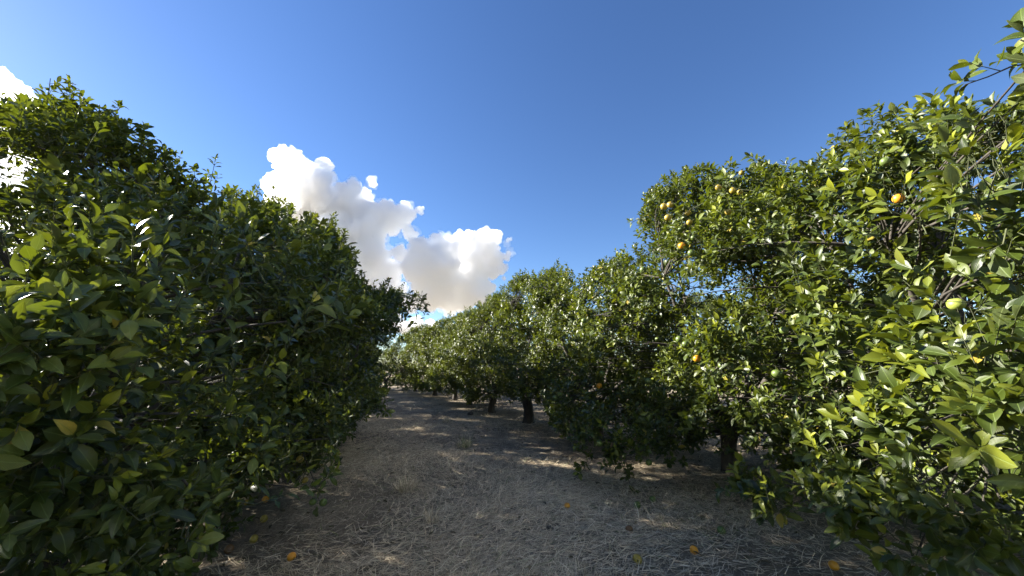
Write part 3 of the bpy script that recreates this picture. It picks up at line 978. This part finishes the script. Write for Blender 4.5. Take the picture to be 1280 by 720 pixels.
# grass tufts, clods
def tuft(px, py, size, nb, green, label, seed):
    r = np.random.default_rng(seed)
    c = ground_at(px, py)
    a = r.uniform(0, 6.28, nb)
    rr = size * .55 * np.sqrt(r.uniform(0, 1, nb))
    p = np.stack([c[0] + rr * np.cos(a), c[1] + rr * np.sin(a), np.zeros(nb)], 1)
    p[:, 2] = gz(p[:, 0], p[:, 1])
    V, Q, kk = blades(p, a + r.normal(0, .6, nb), r.uniform(.7, 1.5, nb), r.uniform(.35, 1.1, nb) * size, r.uniform(.003, .006, nb), r.normal(-.5, .4, nb), r)
    tn = np.where(r.uniform(0, 1, nb) < green, 1.0, r.uniform(.25, .9, nb))
    loc = (c[0], c[1], float(gz(c[0], c[1])))
    o = mesh_obj('grass_tuft', V, Q, None, [M['straw']], loc=loc, attrs={'tone': np.repeat(tn, kk)})
    tag(o, label, 'grass tuft', 'grass tufts on the lane')


tuft(581, 560, .28, 170, .45, 'greenish grass tuft standing in the middle of the lane', 1)
tuft(506, 612, .22, 220, .08, 'tall pale dry grass tuft on the left half of the lane', 2)
tuft(470, 580, .13, 90, .05, 'small straw tuft close to the left tree on the lane', 3)
tuft(559, 528, .22, 120, .25, 'small dark tuft on the far part of the lane', 4)
tuft(540, 655, .16, 130, .03, 'short bleached tuft at the front of the lane', 5)

M['clod'] = bark_material('earth_clod', (.03, .024, .018), (.09, .072, .052), 30)


def clod(px, py, r_, label, seed):
    r = np.random.default_rng(seed)
    c = ground_at(px, py)
    bm = bmesh.new()
    bmesh.ops.create_icosphere(bm, subdivisions=3, radius=r_)
    ph = r.uniform(0, 6, 6)
    for v in bm.verts:
        d = v.co.normalized()
        v.co *= 1 + .18 * math.sin(4 * d.x + ph[0]) * math.sin(5 * d.y + ph[1]) + .12 * math.sin(9 * d.z + 7 * d.x + ph[2]) + r.normal(0, .03)
        v.co.z *= .62
    me = bpy.data.meshes.new('earth_clod')
    bm.to_mesh(me); bm.free()
    me.materials.append(M['clod'])
    o = bpy.data.objects.new('earth_clod', me)
    COL.objects.link(o)
    o.location = (c[0], c[1], float(gz(c[0], c[1])) + r_ * .35)
    tag(o, label, 'clod', 'earth clods on the lane')


clod(687, 668, .035, 'dark lump of earth below the fallen orange in mid-lane', 1)
clod(720, 597, .04, 'dark lump of earth under the drooping branch right of the lane', 2)
clod(588, 519, .10, 'dark lump of earth near the V-forked trunk', 3)


def fallen(px, py, r_, kind, label, seed):
    r = np.random.default_rng(seed)
    c = ground_at(px, py)
    o = bpy.data.objects.new('fallen_orange', FM[kind])
    COL.objects.link(o)
    o.scale = (r_, r_, r_ * .97)
    o.rotation_euler = r.uniform(0, 6.28, 3)
    o.location = (c[0], c[1], float(gz(c[0], c[1])) + r_ * .82)
    tag(o, label, 'orange', 'fallen oranges on the ground')


fallen(709, 640, .034, 'ripe', 'bright fallen orange in the middle of the lane', 1)
fallen(868, 693, .034, 'ripe', 'small bright fallen orange alone between lane and nearest right tree', 2)
fallen(797, 708, .036, 'turning', 'dull yellowish fallen orange at the bottom of the lane', 3)
fallen(1042, 706, .035, 'ripe', 'fallen orange lying under the lit leaves of the nearest right tree', 4)
fallen(787, 671, .036, 'rotten', 'brown rotten fallen orange right of the lane middle', 5)
fallen(902, 666, .038, 'green', 'green fallen fruit in the shade between the right trees', 6)
fallen(364, 700, .034, 'ripe', 'reddish fallen orange, lowest one on the left of the lane', 7)
fallen(317, 676, .036, 'turning', 'pale fallen orange left of the reddish one', 8)
fallen(330, 648, .036, 'turning', 'fallen orange at the edge of the left tree shade, above the pale one', 9)
fallen(332, 624, .036, 'ripe', 'fallen orange deepest under the left tree', 10)
fallen(286, 690, .036, 'rotten', 'brownish fallen fruit farthest left under the leaves', 11)
fallen(797, 635, .04, 'green', 'larger of two green fruits lying by the drooping branch', 12)
fallen(816, 628, .036, 'green', 'smaller of two green fruits lying by the drooping branch', 13)

# ------------------------------------------------------------------ clouds
def cloud_material(name, dens, g_):
    m, nt, N, L = mat(name)
    v = nd(nt, 'ShaderNodeVolumePrincipled')
    v.inputs['Color'].default_value = (.9988, .9991, .9996, 1)
    v.inputs['Density'].default_value = dens
    v.inputs['Anisotropy'].default_value = g_
    o = nd(nt, 'ShaderNodeOutputMaterial')
    L.new(v.outputs[0], o.inputs['Volume'])
    return m


M['cloud'] = cloud_material('cloud_vapour', .17, .42)
M['bright'] = cloud_material('sunward_vapour', .022, .72)  # thin and forward scattering, so it glows like sun glare
M['fringe'] = cloud_material('thin_vapour', .03, .6)
tex1 = bpy.data.textures.new('billow_large', 'CLOUDS'); tex1.noise_scale = 24; tex1.noise_depth = 3; tex1.noise_basis = 'ORIGINAL_PERLIN'
tex3 = bpy.data.textures.new('billow_fine', 'CLOUDS'); tex3.noise_scale = 3.2; tex3.noise_depth = 2; tex3.noise_basis = 'ORIGINAL_PERLIN'
tex4 = bpy.data.textures.new('drift', 'CLOUDS'); tex4.noise_scale = 17; tex4.noise_depth = 5; tex4.noise_basis = 'ORIGINAL_PERLIN'
tex2 = bpy.data.textures.new('billow_small', 'CLOUDS'); tex2.noise_scale = 8; tex2.noise_depth = 5; tex2.noise_basis = 'ORIGINAL_PERLIN'


def ico(sub):
    bm = bmesh.new()
    bmesh.ops.create_icosphere(bm, subdivisions=sub, radius=1)
    bm.verts.ensure_lookup_table()
    V = np.array([v.co[:] for v in bm.verts])
    T = np.array([[v.index for v in f.verts] for f in bm.faces])
    bm.free()
    return V, T


def cloud(blobs, D, label, seed, voxel=1.35, st=1.0, m=None):
    """cauliflower heads: puffs on puffs, merged into one skin that encloses the vapour"""
    r = np.random.default_rng(seed)
    sph = []
    for px, py, rp in blobs:
        rw = rp * 1.02 / F * D
        c = at(px, py, D + r.normal(0, rw * .5))
        sph.append((c, rw * .68, 3))
        for k in range(46):
            d = norm(r.normal(0, 1, (1, 3)) + np.array([[0, -.5, .25]]))[0]
            r1 = rw * r.uniform(.12, .36)
            c1 = c + d * rw * r.uniform(.55, 1.0)
            sph.append((c1, r1, 2))
            for q in range(4):
                d2 = norm(r.normal(0, 1, (1, 3)) + d[None])[0]
                sph.append((c1 + d2 * r1 * r.uniform(.6, 1.0), r1 * r.uniform(.25, .5), 2))
    c0 = sph[0][0]
    tm = {2: ico(2), 3: ico(3)}
    Vs, Ts, n0 = [], [], 0
    for c, rr, sb in sph:
        if rr < voxel * .8: continue
        V, T = tm[sb]
        Vs.append(V * rr + c)
        Ts.append(T + n0)
        n0 += len(V)
    o = mesh_obj('cloud', np.concatenate(Vs), None, np.concatenate(Ts), [m or M['cloud']], loc=c0)
    rm = o.modifiers.new('merge', 'REMESH'); rm.mode = 'VOXEL'; rm.voxel_size = voxel
    d1 = o.modifiers.new('billow', 'DISPLACE'); d1.texture = tex1; d1.strength = 17 * st; d1.mid_level = .42; d1.texture_coords = 'LOCAL'
    d2 = o.modifiers.new('puffs', 'DISPLACE'); d2.texture = tex2; d2.strength = 15 * st; d2.mid_level = .45; d2.texture_coords = 'LOCAL'
    r2 = o.modifiers.new('skin', 'REMESH'); r2.mode = 'VOXEL'; r2.voxel_size = voxel * .8
    d3 = o.modifiers.new('curls', 'DISPLACE'); d3.texture = tex3; d3.strength = 5.5 * st; d3.mid_level = .5; d3.texture_coords = 'LOCAL'
    tag(o, label, 'cloud', 'cumulus clouds')
    # thin ragged vapour round the heads
    f = bpy.data.objects.new('fringe', o.data.copy())
    COL.objects.link(f)
    f.parent = o
    f.data.materials.clear()
    f.data.materials.append(M['fringe'])
    rm = f.modifiers.new('merge', 'REMESH'); rm.mode = 'VOXEL'; rm.voxel_size = voxel * 1.3
    d1 = f.modifiers.new('drift', 'DISPLACE'); d1.texture = tex4; d1.strength = 56 * st; d1.mid_level = .49; d1.texture_coords = 'LOCAL'
    r2 = f.modifiers.new('skin', 'REMESH'); r2.mode = 'VOXEL'; r2.voxel_size = voxel * 1.2
    d2 = f.modifiers.new('tatter', 'DISPLACE'); d2.texture = tex2; d2.strength = 16 * st; d2.mid_level = .5; d2.texture_coords = 'LOCAL'
    r3 = f.modifiers.new('skin_fine', 'REMESH'); r3.mode = 'VOXEL'; r3.voxel_size = voxel
    return o


cloud([(362, 208, 20), (350, 236, 16), (385, 232, 26), (345, 250, 10), (400, 262, 32), (372, 258, 28), (405, 210, 9), (408, 222, 9), (440, 240, 12), (430, 236, 8), (445, 268, 28), (472, 276, 24),
       (497, 274, 15), (512, 268, 7), (420, 296, 32), (452, 296, 24), (512, 290, 8), (460, 325, 24), (474, 345, 24), (440, 345, 26), (425, 320, 24), (478, 365, 16),
       (540, 328, 28), (524, 312, 12), (572, 308, 15), (586, 300, 12), (606, 306, 15), (618, 296, 7), (600, 332, 26), (574, 348, 34), (548, 360, 28), (598, 364, 18), (524, 334, 18), (564, 380, 14), (618, 322, 10), (585, 378, 10), (536, 375, 14), (486, 340, 15), (492, 368, 16), (500, 318, 8), (512, 378, 10), (524, 262, 4), (634, 320, 5), (505, 258, 5), (466, 230, 5), (340, 226, 6), (636, 300, 3)],
      620, 'large billowing white cumulus cloud with grey middle above the lane', 3)
cloud([(505, 410, 10), (520, 404, 9), (538, 408, 7), (490, 402, 12)], 700, 'small low cloud strip above the far trees', 4, voxel=1.6, st=.5)
cloud([(8, 112, 16), (-10, 122, 26), (20, 118, 8), (-40, 140, 36), (-4, 150, 28), (-26, 190, 42), (6, 210, 26), (-16, 250, 40), (10, 290, 28), (-14, 320, 36), (40, 330, 18)],  # lower heads are added to stand in for sun glare between the leaves
      560, 'bright white cloud behind the top of the nearest left tree, lower part standing in for sun glare', 5, m=M['bright'])
cloud([(629, 348, 3.2)], 600, 'tiny puff of cloud right of the large cumulus', 6, voxel=.8, st=.15)

def beyond(az, el, D, spread, label, seed):
    # an added, unseen cumulus that brightens the shaded lane; placed by compass and height
    r = np.random.default_rng(seed)
    d0 = np.array([math.sin(rad(az)) * math.cos(rad(el)), math.cos(rad(az)) * math.cos(rad(el)), math.sin(rad(el))])
    side = np.array([math.cos(rad(az)), -math.sin(rad(az)), 0])
    up = np.cross(side, d0)
    sph = []
    for k in range(26):
        c = CAM + d0 * D + side * r.normal(0, spread) + up * r.normal(0, spread * .45) + d0 * r.normal(0, spread * .4)
        sph.append((c, spread * r.uniform(.25, .5), 3))
    V0, T0 = ico(3)
    Vs = [V0 * q[1] + q[0] for q in sph]
    Ts = [T0 + i * len(V0) for i in range(len(sph))]
    o = mesh_obj('cloud', np.concatenate(Vs), None, np.concatenate(Ts), [M['cloud']], loc=CAM + d0 * D)
    rm = o.modifiers.new('merge', 'REMESH'); rm.mode = 'VOXEL'; rm.voxel_size = spread * .05
    d1 = o.modifiers.new('billow', 'DISPLACE'); d1.texture = tex1; d1.strength = spread * .25; d1.mid_level = .5; d1.texture_coords = 'LOCAL'
    r2 = o.modifiers.new('skin', 'REMESH'); r2.mode = 'VOXEL'; r2.voxel_size = spread * .05
    tag(o, label, 'cloud', 'cumulus clouds')


beyond(150, 38, 700, 165, 'unseen broad white fill cloud added behind the viewer above the lane', 11)
beyond(-150, 34, 700, 150, 'unseen white fill cloud added behind the viewer, over the left row', 12)
beyond(110, 50, 700, 95, 'unseen high white fill cloud added over the right row', 13)

# ------------------------------------------------------------------ light
SUN_AZ, SUN_EL = rad(-74), rad(25.5)
w = bpy.data.worlds.new('World')
S.world = w
w.use_nodes = True
nt = w.node_tree
nt.nodes.clear()
sky = nt.nodes.new('ShaderNodeTexSky')
sky.sky_type = 'NISHITA'
sky.sun_disc = False
sky.sun_elevation = SUN_EL
sky.sun_rotation = SUN_AZ
sky.altitude = 300
sky.air_density = 1.0
sky.dust_density = .12
sky.ozone_density = 3.0
bg = nt.nodes.new('ShaderNodeBackground')
bg.inputs['Strength'].default_value = .0515
ow = nt.nodes.new('ShaderNodeOutputWorld')
hs = nt.nodes.new('ShaderNodeHueSaturation')
hs.inputs['Saturation'].default_value = 1.15
hs.inputs['Hue'].default_value = .509
nt.links.new(sky.outputs[0], hs.inputs['Color'])
nt.links.new(hs.outputs[0], bg.inputs[0])
nt.links.new(bg.outputs[0], ow.inputs[0])

sd = bpy.data.lights.new('sun', 'SUN')
sd.energy = 5.0
sd.angle = rad(.53)
sd.color = (1, .95, .85)
so = bpy.data.objects.new('sun', sd)
COL.objects.link(so)
so.rotation_euler = Vector((math.sin(SUN_AZ) * math.cos(SUN_EL), math.cos(SUN_AZ) * math.cos(SUN_EL), math.sin(SUN_EL))).to_track_quat('Z', 'Y').to_euler()
so.location = (-30, 20, 30)

S.view_settings.view_transform = 'Standard'
S.view_settings.look = 'None'
S.view_settings.gamma = 1
S.view_settings.use_curve_mapping = False
S.view_settings.exposure = 2.1
c = S.cycles
c.max_bounces = 26
c.diffuse_bounces = 3
c.glossy_bounces = 2
c.transmission_bounces = 3
c.volume_bounces = 24
c.transparent_max_bounces = 8
c.caustics_reflective = False
c.caustics_refractive = False
